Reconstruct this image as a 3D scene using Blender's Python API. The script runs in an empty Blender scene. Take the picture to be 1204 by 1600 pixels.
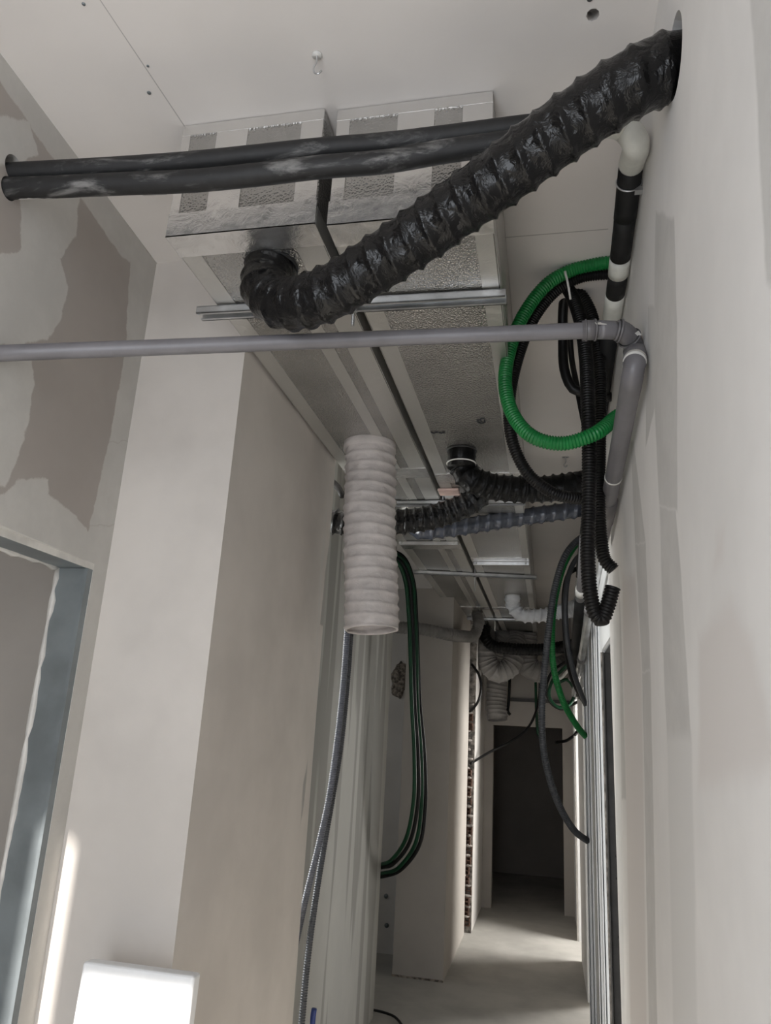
import bpy, bmesh, math, random
from mathutils import Vector, Matrix, noise

scene = bpy.context.scene
col = scene.collection
random.seed(7)

# ------------------------------------------------------------------ camera, light, exposure
cam_data = bpy.data.cameras.new('camera')
cam = bpy.data.objects.new('camera', cam_data)
col.objects.link(cam)
cam.matrix_world = Matrix(((0.977365, 0.006957, 0.211447, 0.0000), (0.204627, -0.284873, -0.936470, 0.0000), (0.053720, 0.958540, -0.279848, 1.7200), (0.000000, 0.000000, 0.000000, 1.0000)))
cam_data.sensor_fit = 'VERTICAL'
cam_data.sensor_height = 36.0
cam_data.sensor_width = 27.09
cam_data.lens = 26.2575
cam_data.clip_start = 0.02
scene.camera = cam

world = bpy.data.worlds.new('sky')
scene.world = world
world.use_nodes = True
bg = world.node_tree.nodes['Background']
bg.inputs['Color'].default_value = (0.80, 0.88, 1.0, 1)
bg.inputs['Strength'].default_value = 1.2

def lamp(name, kind, loc, direction, energy, color=(1, 1, 1), **kw):
    l = bpy.data.lights.new(name, kind)
    l.energy = energy
    l.color = color
    for k, v in kw.items():
        setattr(l, k, v)
    o = bpy.data.objects.new(name, l)
    o.location = loc
    o.rotation_euler = Vector(direction).to_track_quat('-Z', 'Y').to_euler()
    col.objects.link(o)
    return o

lamp('sun', 'SUN', (-1, -4, 5), (0.08, 1.0, -0.577), 9.0, (1.0, 0.955, 0.90), angle=math.radians(1.2))
# daylight in the side rooms, where their windows are
lamp('window_light_left_room', 'AREA', (-2.72, 2.85, 1.9), (1, 0.1, 0), 45, (0.97, 1.0, 1.0), shape='RECTANGLE', size=1.3, size_y=1.5)
lamp('window_light_right_room', 'AREA', (1.75, 7.38, 1.6), (-1, 0.0, -0.25), 66, (1.0, 0.98, 0.95), shape='RECTANGLE', size=1.0, size_y=1.6)
lamp('window_light_recess', 'AREA', (-2.72, 5.4, 1.9), (1, 0, 0), 2, (0.97, 1.0, 1.0), shape='RECTANGLE', size=1.2, size_y=1.2)
lamp('fill_light_behind', 'AREA', (-0.55, -0.75, 1.9), (0, 1, 0.05), 8, (0.98, 0.99, 1.0), shape='RECTANGLE', size=1.1, size_y=1.8)  # soft fill lamp added behind the camera, inside the rear wall

scene.view_settings.view_transform = 'Standard'
scene.view_settings.look = 'None'
scene.view_settings.gamma = 1.0
scene.view_settings.use_curve_mapping = False
scene.view_settings.exposure = 1.0

# ------------------------------------------------------------------ materials
def new_mat(name):
    m = bpy.data.materials.new(name)
    m.use_nodes = True
    nt = m.node_tree
    b = nt.nodes['Principled BSDF']
    return m, nt, b

def mth(nt, op, a, b=None, c=None, clamp=False):
    n = nt.nodes.new('ShaderNodeMath')
    n.operation = op
    n.use_clamp = clamp
    for i, v in enumerate((a, b, c)):
        if v is None:
            continue
        if isinstance(v, (int, float)):
            n.inputs[i].default_value = v
        else:
            nt.links.new(v, n.inputs[i])
    return n.outputs[0]

def mixc(nt, fac, a, b, mode='MIX'):
    n = nt.nodes.new('ShaderNodeMix')
    n.data_type = 'RGBA'
    n.blend_type = mode
    for s, v in ((n.inputs['Factor'], fac), (n.inputs['A'], a), (n.inputs['B'], b)):
        if isinstance(v, (int, float)):
            s.default_value = v
        elif isinstance(v, tuple):
            s.default_value = (*v, 1)
        else:
            nt.links.new(v, s)
    return n.outputs['Result']

def tex_noise(nt, vec, scale, detail=4, rough=0.55, dist=0.0):
    n = nt.nodes.new('ShaderNodeTexNoise')
    n.inputs['Scale'].default_value = scale
    n.inputs['Detail'].default_value = detail
    n.inputs['Roughness'].default_value = rough
    n.inputs['Distortion'].default_value = dist
    if vec is not None:
        nt.links.new(vec, n.inputs['Vector'])
    return n

def ramp(nt, fac, lo, hi):
    n = nt.nodes.new('ShaderNodeMapRange')
    n.interpolation_type = 'SMOOTHSTEP'
    n.inputs['From Min'].default_value = lo
    n.inputs['From Max'].default_value = hi
    nt.links.new(fac, n.inputs['Value'])
    return n.outputs['Result']

def mapping(nt, scale, src='Object'):
    tc = nt.nodes.new('ShaderNodeTexCoord')
    mp = nt.nodes.new('ShaderNodeMapping')
    mp.inputs['Scale'].default_value = scale
    nt.links.new(tc.outputs[src], mp.inputs['Vector'])
    return mp.outputs['Vector']

def bump(nt, b, height, strength=0.2, dist=0.01):
    n = nt.nodes.new('ShaderNodeBump')
    n.inputs['Strength'].default_value = strength
    n.inputs['Distance'].default_value = dist
    nt.links.new(height, n.inputs['Height'])
    nt.links.new(n.outputs['Normal'], b.inputs['Normal'])

def flat(name, color, rough=0.5, metal=0.0, spec=0.5, var=0.08, scale=14, bmp=0.0, bscale=60, bdist=0.004):
    m, nt, b = new_mat(name)
    v = mapping(nt, (1, 1, 1))
    n = tex_noise(nt, v, scale, 5)
    dark = tuple(c * (1 - var * 2) for c in color)
    lite = tuple(min(1, c * (1 + var)) for c in color)
    nt.links.new(mixc(nt, ramp(nt, n.outputs['Fac'], 0.3, 0.7), dark, lite), b.inputs['Base Color'])
    b.inputs['Roughness'].default_value = rough
    b.inputs['Metallic'].default_value = metal
    b.inputs['Specular IOR Level'].default_value = spec
    if bmp:
        n2 = tex_noise(nt, v, bscale, 3)
        bump(nt, b, n2.outputs['Fac'], bmp, bdist)
    return m

def poly_mask(nt, vec, poly, feather):
    """soft mask of one convex polygon given in the wall's own plane (metres)"""
    a = sum(poly[i][0] * poly[(i + 1) % len(poly)][1] - poly[(i + 1) % len(poly)][0] * poly[i][1] for i in range(len(poly)))
    if a < 0:
        poly = poly[::-1]
    cur = None
    for i in range(len(poly)):
        (x0, y0), (x1, y1) = poly[i], poly[(i + 1) % len(poly)]
        l = math.hypot(x1 - x0, y1 - y0)
        if l < 1e-6:
            continue
        nx, ny = -(y1 - y0) / l, (x1 - x0) / l
        dn = nt.nodes.new('ShaderNodeVectorMath')
        dn.operation = 'DOT_PRODUCT'
        dn.inputs[1].default_value = (nx, ny, 0)
        nt.links.new(vec, dn.inputs[0])
        s = mth(nt, 'SUBTRACT', dn.outputs['Value'], nx * x0 + ny * y0)
        cur = s if cur is None else mth(nt, 'MINIMUM', cur, s)
    return ramp(nt, cur, -feather, feather)

def plaster(name, base, other=None, axes='yz', polys=(), feather=0.004, wobble=0.02, wscale=14, var=0.05, stripes=None, rough=0.85, extra=()):
    """painted / filled plasterboard: polys of `other` colour on `base`"""
    m, nt, b = new_mat(name)
    tc = nt.nodes.new('ShaderNodeTexCoord')
    obj = tc.outputs['Object']
    sep = nt.nodes.new('ShaderNodeSeparateXYZ')
    nt.links.new(obj, sep.inputs[0])
    cmb = nt.nodes.new('ShaderNodeCombineXYZ')
    ch = {'x': 0, 'y': 1, 'z': 2}
    nt.links.new(sep.outputs[ch[axes[0]]], cmb.inputs[0])
    nt.links.new(sep.outputs[ch[axes[1]]], cmb.inputs[1])
    uv = cmb.outputs[0]
    wn = tex_noise(nt, obj, wscale, 5, 0.6)
    off = nt.nodes.new('ShaderNodeVectorMath'); off.operation = 'SUBTRACT'
    nt.links.new(wn.outputs['Color'], off.inputs[0]); off.inputs[1].default_value = (0.5, 0.5, 0.5)
    sc = nt.nodes.new('ShaderNodeVectorMath'); sc.operation = 'SCALE'
    nt.links.new(off.outputs[0], sc.inputs[0]); sc.inputs['Scale'].default_value = wobble * 2
    ad = nt.nodes.new('ShaderNodeVectorMath'); ad.operation = 'ADD'
    nt.links.new(uv, ad.inputs[0]); nt.links.new(sc.outputs[0], ad.inputs[1])
    wuv = ad.outputs[0]
    n1 = tex_noise(nt, obj, 2.3, 4, 0.6)
    c = mixc(nt, ramp(nt, n1.outputs['Fac'], 0.3, 0.7), tuple(k * (1 - var) for k in base), tuple(min(1, k * (1 + var)) for k in base))
    n2 = tex_noise(nt, obj, 7, 5, 0.65)
    if other is not None and polys:
        msk = None
        for p in polys:
            k = poly_mask(nt, wuv, p, feather)
            msk = k if msk is None else mth(nt, 'MAXIMUM', msk, k)
        oc = mixc(nt, ramp(nt, n2.outputs['Fac'], 0.3, 0.7), tuple(k * (1 - var) for k in other), tuple(min(1, k * (1 + var)) for k in other))
        c = mixc(nt, msk, c, oc)
    for colr, ps, fe in extra:
        msk = None
        for p in ps:
            k = poly_mask(nt, wuv, p, fe)
            msk = k if msk is None else mth(nt, 'MAXIMUM', msk, k)
        c = mixc(nt, msk, c, colr)
    if stripes:
        colr, scale, lo, hi = stripes
        mp = nt.nodes.new('ShaderNodeMapping'); mp.inputs['Scale'].default_value = scale
        nt.links.new(obj, mp.inputs['Vector'])
        ns = tex_noise(nt, mp.outputs[0], 1.0, 2, 0.5, 0.3)
        c = mixc(nt, ramp(nt, ns.outputs['Fac'], lo, hi), c, colr)
    nt.links.new(c, b.inputs['Base Color'])
    b.inputs['Roughness'].default_value = rough
    b.inputs['Specular IOR Level'].default_value = 0.25
    nb = tex_noise(nt, obj, 35, 6, 0.6)
    bump(nt, b, nb.outputs['Fac'], 0.12, 0.004)
    return m

def foil(name, color, rough, kind):
    m, nt, b = new_mat(name)
    v = mapping(nt, (1, 1, 1))
    b.inputs['Metallic'].default_value = 0.85
    b.inputs['Base Color'].default_value = (*color, 1)
    b.inputs['Roughness'].default_value = rough
    if kind == 'grain':
        vo = nt.nodes.new('ShaderNodeTexVoronoi'); vo.inputs['Scale'].default_value = 170
        nt.links.new(v, vo.inputs['Vector'])
        n = tex_noise(nt, v, 5, 4)
        nt.links.new(mixc(nt, ramp(nt, n.outputs['Fac'], 0.3, 0.7), tuple(c * .82 for c in color), color), b.inputs['Base Color'])
        bump(nt, b, vo.outputs['Distance'], 0.42, 0.005)
    else:
        n = tex_noise(nt, v, 26, 6, 0.7, 1.2)
        vo = nt.nodes.new('ShaderNodeTexVoronoi'); vo.inputs['Scale'].default_value = 22
        nt.links.new(v, vo.inputs['Vector'])
        h = mth(nt, 'ADD', n.outputs['Fac'], mth(nt, 'MULTIPLY', vo.outputs['Distance'], 0.5))
        bump(nt, b, h, 0.32, 0.008)
    return m

def film(name, color, rough, spec=0.5, bs=0.6, scale=70, metal=0.0):
    """thin plastic film of a flexible duct: fine crinkles"""
    m, nt, b = new_mat(name)
    v = mapping(nt, (1, 1, 1))
    n = tex_noise(nt, v, scale, 4, 0.6, 2.5)
    vo = nt.nodes.new('ShaderNodeTexVoronoi'); vo.feature = 'DISTANCE_TO_EDGE'
    vo.inputs['Scale'].default_value = scale * 1.1
    nt.links.new(n.outputs['Color'], vo.inputs['Vector'])
    wv = nt.nodes.new('ShaderNodeVectorMath'); wv.operation = 'MULTIPLY_ADD'
    nt.links.new(n.outputs['Color'], wv.inputs[0]); wv.inputs[1].default_value = (0.02, 0.02, 0.02)
    nt.links.new(v, wv.inputs[2])
    nt.links.new(wv.outputs[0], vo.inputs['Vector'])
    n2 = tex_noise(nt, v, 9, 3)
    nt.links.new(mixc(nt, ramp(nt, n2.outputs['Fac'], 0.3, 0.7), tuple(c * .85 for c in color), tuple(min(1, c * 1.1) for c in color)), b.inputs['Base Color'])
    b.inputs['Roughness'].default_value = rough
    b.inputs['Metallic'].default_value = metal
    b.inputs['Specular IOR Level'].default_value = spec
    h = mth(nt, 'ADD', mth(nt, 'MULTIPLY', vo.outputs['Distance'], 1.0), mth(nt, 'MULTIPLY', n.outputs['Fac'], 0.6))
    bump(nt, b, h, bs, 0.008)
    return m

def smeared(name, color, smear, lo, hi, scale=(4, 14, 14)):
    """black pipe foam dirtied with plaster"""
    m, nt, b = new_mat(name)
    v = mapping(nt, scale)
    n = tex_noise(nt, v, 1.6, 6, 0.65, 0.4)
    v2 = mapping(nt, (1, 1, 1))
    f = tex_noise(nt, v2, 40, 4)
    c = mixc(nt, ramp(nt, f.outputs['Fac'], 0.3, 0.7), tuple(k * .8 for k in color), tuple(k * 1.25 for k in color))
    nt.links.new(mixc(nt, ramp(nt, n.outputs['Fac'], lo, hi), c, smear), b.inputs['Base Color'])
    b.inputs['Roughness'].default_value = 0.6
    bump(nt, b, f.outputs['Fac'], 0.15, 0.003)
    return m

BOARD = (0.40, 0.365, 0.335)
FILL = (0.56, 0.545, 0.515)
WHITE = (0.70, 0.665, 0.63)
WALLC = (0.62, 0.595, 0.565)

left_fill = [
    [(1.066, 3.136), (1.833, 3.118), (1.803, 3.040), (1.675, 3.007), (1.088, 3.061)],
    [(1.720, 3.038), (2.084, 3.294), (2.173, 2.976), (1.777, 2.760)],
    [(1.777, 2.760), (2.173, 2.976), (2.262, 2.660), (1.771, 2.464)],
    [(1.771, 2.464), (2.262, 2.660), (2.342, 2.378), (1.750, 2.213)],
    [(1.750, 2.213), (2.342, 2.378), (2.391, 2.204), (1.721, 2.065)],
    [(1.699, 2.094), (2.379, 2.248), (2.993, 0.067), (1.692, 0.704)],
    [(1.245, 2.869), (1.445, 3.031), (1.459, 2.913), (1.421, 2.825), (1.285, 2.730)],
    [(1.006, 2.509), (1.281, 2.744), (1.413, 2.826), (1.472, 2.769), (1.465, 2.671), (1.435, 2.597), (1.053, 2.345)],
    [(1.046, 2.369), (1.380, 2.544), (1.415, 2.469), (1.424, 2.390), (1.418, 2.322), (1.107, 2.159)],
    [(1.083, 2.240), (1.407, 2.399), (1.424, 2.325), (1.393, 2.203), (1.120, 2.112)],
    [(1.115, 2.130), (1.432, 2.235), (1.469, 2.283), (1.541, 2.270), (1.545, 2.221), (1.134, 2.066)],
    [(1.124, 2.101), (1.542, 2.233), (1.678, 2.217), (1.747, 2.190), (1.777, 2.076), (1.147, 2.019)],
    [(0.914, 2.825), (1.219, 3.055), (1.268, 3.007), (1.212, 2.922), (0.948, 2.708)],
]
MAT = {}
MAT['wall_left'] = plaster('plasterboard_left', BOARD, FILL, 'yz', left_fill, 0.003, 0.014, 22)
right_grey = [
    [(1.954, 2.496), (1.884, 2.468), (1.749, 2.162), (1.948, 2.212)],
    [(1.948, 2.212), (1.749, 2.162), (1.760, 1.874), (1.911, 1.886)],
    [(1.911, 1.886), (1.760, 1.874), (1.918, 1.104), (2.076, 1.051)],
    [(1.361, 2.761), (1.181, 2.607), (1.210, 2.422), (1.312, 2.108), (1.510, 2.180), (1.512, 2.449)],
    [(1.510, 2.180), (1.312, 2.108), (1.311, 1.995), (1.284, 1.825), (1.306, 1.727), (1.564, 1.726), (1.561, 1.857)],
    [(0.679, 2.516), (0.544, 2.348), (0.641, 2.047), (0.725, 2.179), (0.711, 2.292)],
    [(1.529, 2.643), (1.442, 2.589), (1.512, 2.391), (1.675, 2.368)],
    [(2.614, 2.267), (2.408, 2.224), (2.411, 1.928), (2.428, 1.562), (2.598, 1.550), (2.685, 1.950)],
]
right_tan = [
    [(1.027, 1.988), (0.989, 1.987), (1.006, 1.957), (1.053, 1.959)],
    [(1.192, 1.874), (0.982, 1.899), (0.894, 1.837), (0.838, 1.705), (1.263, 1.663)],
    [(2.307, 2.203), (1.976, 2.134), (1.924, 1.887), (2.120, 1.062), (2.536, 0.928), (2.371, 1.924)],
]
right_soft = [
    [(1.560, 1.738), (1.302, 1.737), (1.404, 1.276), (1.674, 1.186)],
    [(2.623, 2.314), (2.414, 2.267), (2.744, 0.827), (3.000, 0.741)],
]
MAT['wall_right'] = plaster('filled_plaster_right', (0.77, 0.75, 0.725), (0.60, 0.585, 0.56), 'yz', right_grey, 0.006, 0.012, 9,
                            extra=[((0.70, 0.665, 0.635), right_tan, 0.025), ((0.68, 0.665, 0.64), right_soft, 0.015)])
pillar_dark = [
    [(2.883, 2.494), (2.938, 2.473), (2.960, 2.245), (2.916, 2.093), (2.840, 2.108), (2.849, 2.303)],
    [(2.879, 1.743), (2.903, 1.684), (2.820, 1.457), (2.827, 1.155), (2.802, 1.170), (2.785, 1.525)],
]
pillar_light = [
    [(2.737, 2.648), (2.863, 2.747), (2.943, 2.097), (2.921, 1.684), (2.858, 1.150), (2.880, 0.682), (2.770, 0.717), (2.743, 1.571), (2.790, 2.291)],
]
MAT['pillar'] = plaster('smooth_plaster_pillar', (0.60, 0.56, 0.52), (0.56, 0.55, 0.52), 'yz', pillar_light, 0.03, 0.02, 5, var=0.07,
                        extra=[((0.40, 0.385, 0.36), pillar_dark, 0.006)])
MAT['striped'] = plaster('striped_joint_plaster', (0.43, 0.425, 0.40), None, stripes=((0.30, 0.295, 0.275), (3, 5.5, 0.35), 0.52, 0.57))
MAT['wall'] = plaster('painted_plaster', WALLC)
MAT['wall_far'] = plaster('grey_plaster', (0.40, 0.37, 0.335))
MAT['wall_white'] = plaster('white_plaster_right', (0.76, 0.76, 0.75), var=0.03)
MAT['ceiling'] = plaster('ceiling_board', (0.70, 0.665, 0.635), (0.40, 0.38, 0.36), 'xy', [
    [(-0.887, 1.010), (-0.885, 1.010), (-0.863, 1.389), (-0.866, 1.389)],
    [(-0.112, 1.887), (0.175, 1.888), (0.176, 1.892), (-0.112, 1.891)],
], 0.0008, 0.0006, 6, var=0.03)
MAT['floor'] = plaster('dusty_screed', (0.40, 0.385, 0.355), var=0.12)
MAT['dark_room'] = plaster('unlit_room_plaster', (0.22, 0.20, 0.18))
MAT['foil'] = foil('foil_duct_grain', (0.50, 0.49, 0.47), 0.27, 'grain')
MAT['tape'] = foil('foil_tape', (0.76, 0.745, 0.725), 0.20, 'tape')
MAT['tape_dull'] = foil('foil_tape_dull', (0.60, 0.59, 0.565), 0.42, 'tape')
MAT['galv'] = flat('galvanised_steel', (0.62, 0.63, 0.64), 0.34, 0.9, var=0.12, scale=9)
MAT['stud_white'] = flat('pale_stud', (0.74, 0.75, 0.76), 0.7, 0.0, var=0.01, scale=3)
MAT['stud_dark'] = flat('dark_jamb_stud', (0.085, 0.08, 0.076), 0.55, 0.1, var=0.1)
MAT['steel_dark'] = flat('grey_steel_stud', (0.22, 0.245, 0.255), 0.45, 0.35, var=0.12, scale=5)
MAT['black_film'] = film('black_duct_film', (0.004, 0.004, 0.0045), 0.16, 0.36, 0.65, 24)
MAT['black_matt'] = film('black_duct_film_matt', (0.0045, 0.0045, 0.0045), 0.32, 0.2, 0.45, 26)
MAT['navy_film'] = film('dark_grey_duct_film', (0.042, 0.047, 0.062), 0.14, 0.6, 0.3, 22)
MAT['white_film'] = film('white_duct_film', (0.50, 0.46, 0.44), 0.5, 0.3, 0.35, 26)
MAT['white_pvc'] = film('white_pvc_film', (0.80, 0.81, 0.84), 0.35, 0.4, 0.06, 26)
MAT['grey_film'] = film('grey_duct_film', (0.21, 0.20, 0.19), 0.5, 0.3, 0.35, 26)
MAT['pipe_black'] = smeared('black_foam_smeared', (0.011, 0.011, 0.0115), (0.20, 0.195, 0.19), 0.52, 0.74)
MAT['pipe_black_clean'] = flat('black_foam', (0.012, 0.012, 0.0125), 0.6, 0, 0.3, var=0.2)
MAT['plaster_smear'] = plaster('plaster_smear', (0.42, 0.41, 0.40), var=0.3)
MAT['white_tape'] = flat('white_tape', (0.64, 0.645, 0.60), 0.45, bmp=0.3, bscale=25)
MAT['pvc'] = flat('grey_pvc', (0.165, 0.158, 0.168), 0.38, var=0.06)
MAT['pvc_dark'] = flat('grey_pvc_joint', (0.135, 0.128, 0.132), 0.40, var=0.06)
MAT['label'] = flat('white_sticker', (0.68, 0.66, 0.62), 0.5)
MAT['gasket'] = flat('black_rubber', (0.02, 0.02, 0.02), 0.5)
MAT['green'] = flat('green_conduit', (0.004, 0.17, 0.035), 0.36, var=0.1)
MAT['green_dark'] = flat('dark_green_conduit', (0.003, 0.042, 0.016), 0.4, spec=0.3, var=0.1)
MAT['black_conduit'] = flat('black_conduit', (0.0065, 0.006, 0.006), 0.42, spec=0.28, var=0.15)
MAT['grey_conduit'] = flat('grey_conduit', (0.06, 0.064, 0.072), 0.38, spec=0.4, var=0.1)
MAT['blue_grey_conduit'] = flat('blue_grey_conduit', (0.10, 0.107, 0.13), 0.34, var=0.1)
MAT['zip'] = flat('white_cable_tie', (0.72, 0.71, 0.68), 0.4)
MAT['foam'] = flat('white_board', (0.86, 0.86, 0.86), 0.7, var=0.02)
MAT['brick'] = flat('hollow_brick', (0.13, 0.075, 0.055), 0.9, var=0.25, scale=30, bmp=0.5)
MAT['mortar'] = flat('old_mortar', (0.27, 0.245, 0.22), 0.95, var=0.35, scale=20, bmp=0.7, bscale=35, bdist=0.01)
MAT['rubble'] = flat('rough_masonry', (0.26, 0.225, 0.19), 0.95, var=0.4, scale=40, bmp=0.9, bscale=50, bdist=0.02)
MAT['ink'] = flat('black_marker', (0.015, 0.015, 0.02), 0.5)
MAT['pink'] = flat('pink_tile', (0.62, 0.44, 0.38), 0.6)
MAT['blue'] = flat('blue_cap', (0.03, 0.06, 0.25), 0.4)

# ------------------------------------------------------------------ builders
def thing(name, label, cat, loc, group=None):
    o = bpy.data.objects.new(name, None)
    o.empty_display_size = 0.05
    o.location = loc
    col.objects.link(o)
    o['label'] = label
    o['category'] = cat
    if group:
        o['group'] = group
    return o

def tag(o, label, cat, group=None):
    o['label'] = label
    o['category'] = cat
    if group:
        o['group'] = group
    return o

def link(name, verts, faces, mat, parent=None, smooth=True, angle=None):
    """verts in world metres; one mesh object, child of parent when given"""
    me = bpy.data.meshes.new(name)
    vs = [Vector(v) for v in verts]
    base = Vector((0, 0, 0))
    if parent is None:
        lo = [min(v[i] for v in vs) for i in range(3)]
        hi = [max(v[i] for v in vs) for i in range(3)]
        base = Vector(((lo[0] + hi[0]) / 2, (lo[1] + hi[1]) / 2, lo[2]))
    me.from_pydata([tuple(v - base) for v in vs], [], faces)
    me.materials.append(mat)
    bm = bmesh.new(); bm.from_mesh(me)
    bmesh.ops.recalc_face_normals(bm, faces=bm.faces)
    bm.to_mesh(me); bm.free()
    if smooth:
        me.polygons.foreach_set('use_smooth', [True] * len(me.polygons))
    o = bpy.data.objects.new(name, me)
    col.objects.link(o)
    if parent is not None:
        w = Vector((0, 0, 0))
        p = parent
        while p is not None:
            w += p.location
            p = p.parent
        o.parent = parent
        o.location = -w
    else:
        o.location = base
    return o

def box_data(x0, x1, y0, y1, z0, z1, bev=0.0, seg=2):
    bm = bmesh.new()
    bmesh.ops.create_cube(bm, size=1)
    for v in bm.verts:
        v.co = Vector(((x0 + x1) / 2 + v.co.x * (x1 - x0), (y0 + y1) / 2 + v.co.y * (y1 - y0), (z0 + z1) / 2 + v.co.z * (z1 - z0)))
    if bev:
        bmesh.ops.bevel(bm, geom=bm.edges[:], offset=bev, segments=seg, affect='EDGES', profile=0.5)
    bm.verts.index_update()
    V = [v.co.copy() for v in bm.verts]
    F = [[v.index for v in f.verts] for f in bm.faces]
    bm.free()
    return V, F

def box(name, x0, x1, y0, y1, z0, z1, mat, parent=None, bev=0.0, seg=2):
    V, F = box_data(x0, x1, y0, y1, z0, z1, bev, seg)
    return link(name, V, F, mat, parent, smooth=False)

def join(*parts):
    V, F = [], []
    for v, f in parts:
        b = len(V)
        V += v
        F += [[i + b for i in q] for q in f]
    return V, F

def wall(name, x0, x1, y0, y1, z0, z1, mat):
    """structure mesh kept in world coordinates so wall patterns use metres of the room"""
    V, F = box_data(x0, x1, y0, y1, z0, z1)
    me = bpy.data.meshes.new(name)
    me.from_pydata([tuple(v) for v in V], [], F)
    me.materials.append(mat)
    o = bpy.data.objects.new(name, me)
    col.objects.link(o)
    o['kind'] = 'structure'
    return o

def cut(o, cutters):
    """take holes out of a wall for good"""
    for V, F in cutters:
        me = bpy.data.meshes.new('hole')
        me.from_pydata([tuple(v) for v in V], [], F)
        bm = bmesh.new(); bm.from_mesh(me); bmesh.ops.recalc_face_normals(bm, faces=bm.faces); bm.to_mesh(me); bm.free()
        c = bpy.data.objects.new('hole', me)
        col.objects.link(c)
        m = o.modifiers.new('cut', 'BOOLEAN')
        m.operation = 'DIFFERENCE'; m.solver = 'EXACT'; m.object = c
        bpy.context.view_layer.update()
        dg = bpy.context.evaluated_depsgraph_get()
        res = bpy.data.meshes.new_from_object(o.evaluated_get(dg))
        o.modifiers.clear()
        o.data = res
        bpy.data.objects.remove(c)

def spline(pts, step):
    P = [Vector(p) for p in pts]
    P = [P[0] * 2 - P[1]] + P + [P[-1] * 2 - P[-2]]
    dense = []
    for i in range(1, len(P) - 2):
        p0, p1, p2, p3 = P[i - 1], P[i], P[i + 1], P[i + 2]
        # centripetal Catmull-Rom
        t0 = 0.0
        t1 = t0 + max((p1 - p0).length, 1e-5) ** 0.5
        t2 = t1 + max((p2 - p1).length, 1e-5) ** 0.5
        t3 = t2 + max((p3 - p2).length, 1e-5) ** 0.5
        N = 40
        for k in range(N):
            t = t1 + (t2 - t1) * k / N
            a1 = p0 * ((t1 - t) / (t1 - t0)) + p1 * ((t - t0) / (t1 - t0))
            a2 = p1 * ((t2 - t) / (t2 - t1)) + p2 * ((t - t1) / (t2 - t1))
            a3 = p2 * ((t3 - t) / (t3 - t2)) + p3 * ((t - t2) / (t3 - t2))
            b1 = a1 * ((t2 - t) / (t2 - t0)) + a2 * ((t - t0) / (t2 - t0))
            b2 = a2 * ((t3 - t) / (t3 - t1)) + a3 * ((t - t1) / (t3 - t1))
            dense.append(b1 * ((t2 - t) / (t2 - t1)) + b2 * ((t - t1) / (t2 - t1)))
    dense.append(P[-2])
    L = [0.0]
    for i in range(1, len(dense)):
        L.append(L[-1] + (dense[i] - dense[i - 1]).length)
    n = max(2, int(round(L[-1] / step)))
    out, j = [], 0
    for k in range(n + 1):
        s = L[-1] * k / n
        while j < len(L) - 2 and L[j + 1] < s:
            j += 1
        f = (s - L[j]) / max(L[j + 1] - L[j], 1e-9)
        out.append(dense[j].lerp(dense[j + 1], min(1, max(0, f))))
    return out, L[-1]

def tube_data(pts, r, seg=16, step=None, rib=None, wrinkle=0.0, open_end=False, r_end=None, wall_t=0.004):
    """rib = (pitch, height, kind, helix): kind 'wire' narrow ridges, 'wave' round corrugation"""
    if rib:
        pitch = rib[0]
        step = step or pitch / (8 if rib[2] == 'wire' else 5)
    step = step or max(r * 0.8, 0.01)
    P, total = spline(pts, step)
    n = len(P)
    T = [(P[min(i + 1, n - 1)] - P[max(i - 1, 0)]).normalized() for i in range(n)]
    up = Vector((0, 0, 1)) if abs(T[0].z) < 0.9 else Vector((0, 1, 0))
    N = (up - T[0] * up.dot(T[0])).normalized()
    V, F = [], []
    ds = total / (n - 1)
    for i in range(n):
        N = (N - T[i] * N.dot(T[i])).normalized()
        B = T[i].cross(N)
        s = i * ds
        rr = r if r_end is None else r + (r_end - r) * s / total
        for k in range(seg):
            a = 2 * math.pi * k / seg
            q = rr
            if rib:
                t = s / rib[0] + (k / seg if rib[3] else 0)
                t = t - math.floor(t)
                if rib[2] == 'wire':
                    dd = min(t, 1 - t)
                    q += rib[1] * math.exp(-(dd / 0.13) ** 2) - rib[1] * 0.35 * math.sin(math.pi * t)
                else:
                    q += rib[1] * math.cos(2 * math.pi * t)
            dirv = N * math.cos(a) + B * math.sin(a)
            p = P[i] + dirv * q
            if wrinkle:
                p += dirv * (noise.noise(p * 34) * wrinkle + noise.noise(p * 90) * wrinkle * 0.5)
            V.append(p)
    for i in range(n - 1):
        for k in range(seg):
            a, b = i * seg + k, i * seg + (k + 1) % seg
            F.append([a, b, b + seg, a + seg])
    F.append(list(range(seg))[::-1])
    if open_end:
        # a mouth: lip and an inside that runs back up the hose
        m = max(2, int(0.12 / ds))
        last = (n - 1) * seg
        prev = last
        for j in range(m):
            i = n - 1 - j
            st = len(V)
            for k in range(seg):
                V.append(P[i] + (V[i * seg + k] - P[i]) * 0.93)
            for k in range(seg):
                F.append([prev + k, prev + (k + 1) % seg, st + (k + 1) % seg, st + k])
            prev = st
        F.append([prev + k for k in range(seg)])
    else:
        F.append([(n - 1) * seg + k for k in range(seg)])
    return V, F

def tube(name, pts, r, mat, parent=None, **kw):
    V, F = tube_data(pts, r, **kw)
    return link(name, V, F, mat, parent)

def along(pts, s0, s1, r, seg=20, n=3):
    """a sleeve on the way of a tube between two fractions of its length"""
    P, total = spline(pts, 0.004)
    a, b = int(s0 * (len(P) - 1)), max(int(s0 * (len(P) - 1)) + 2, int(s1 * (len(P) - 1)))
    Q = P[a:b + 1]
    k = max(1, len(Q) // max(2, n))
    Q = Q[::k] + ([Q[-1]] if (len(Q) - 1) % k else [])
    return tube_data(Q, r, seg=seg, step=max(0.004, (b - a) * 0.004 / max(n, 2)))

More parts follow.
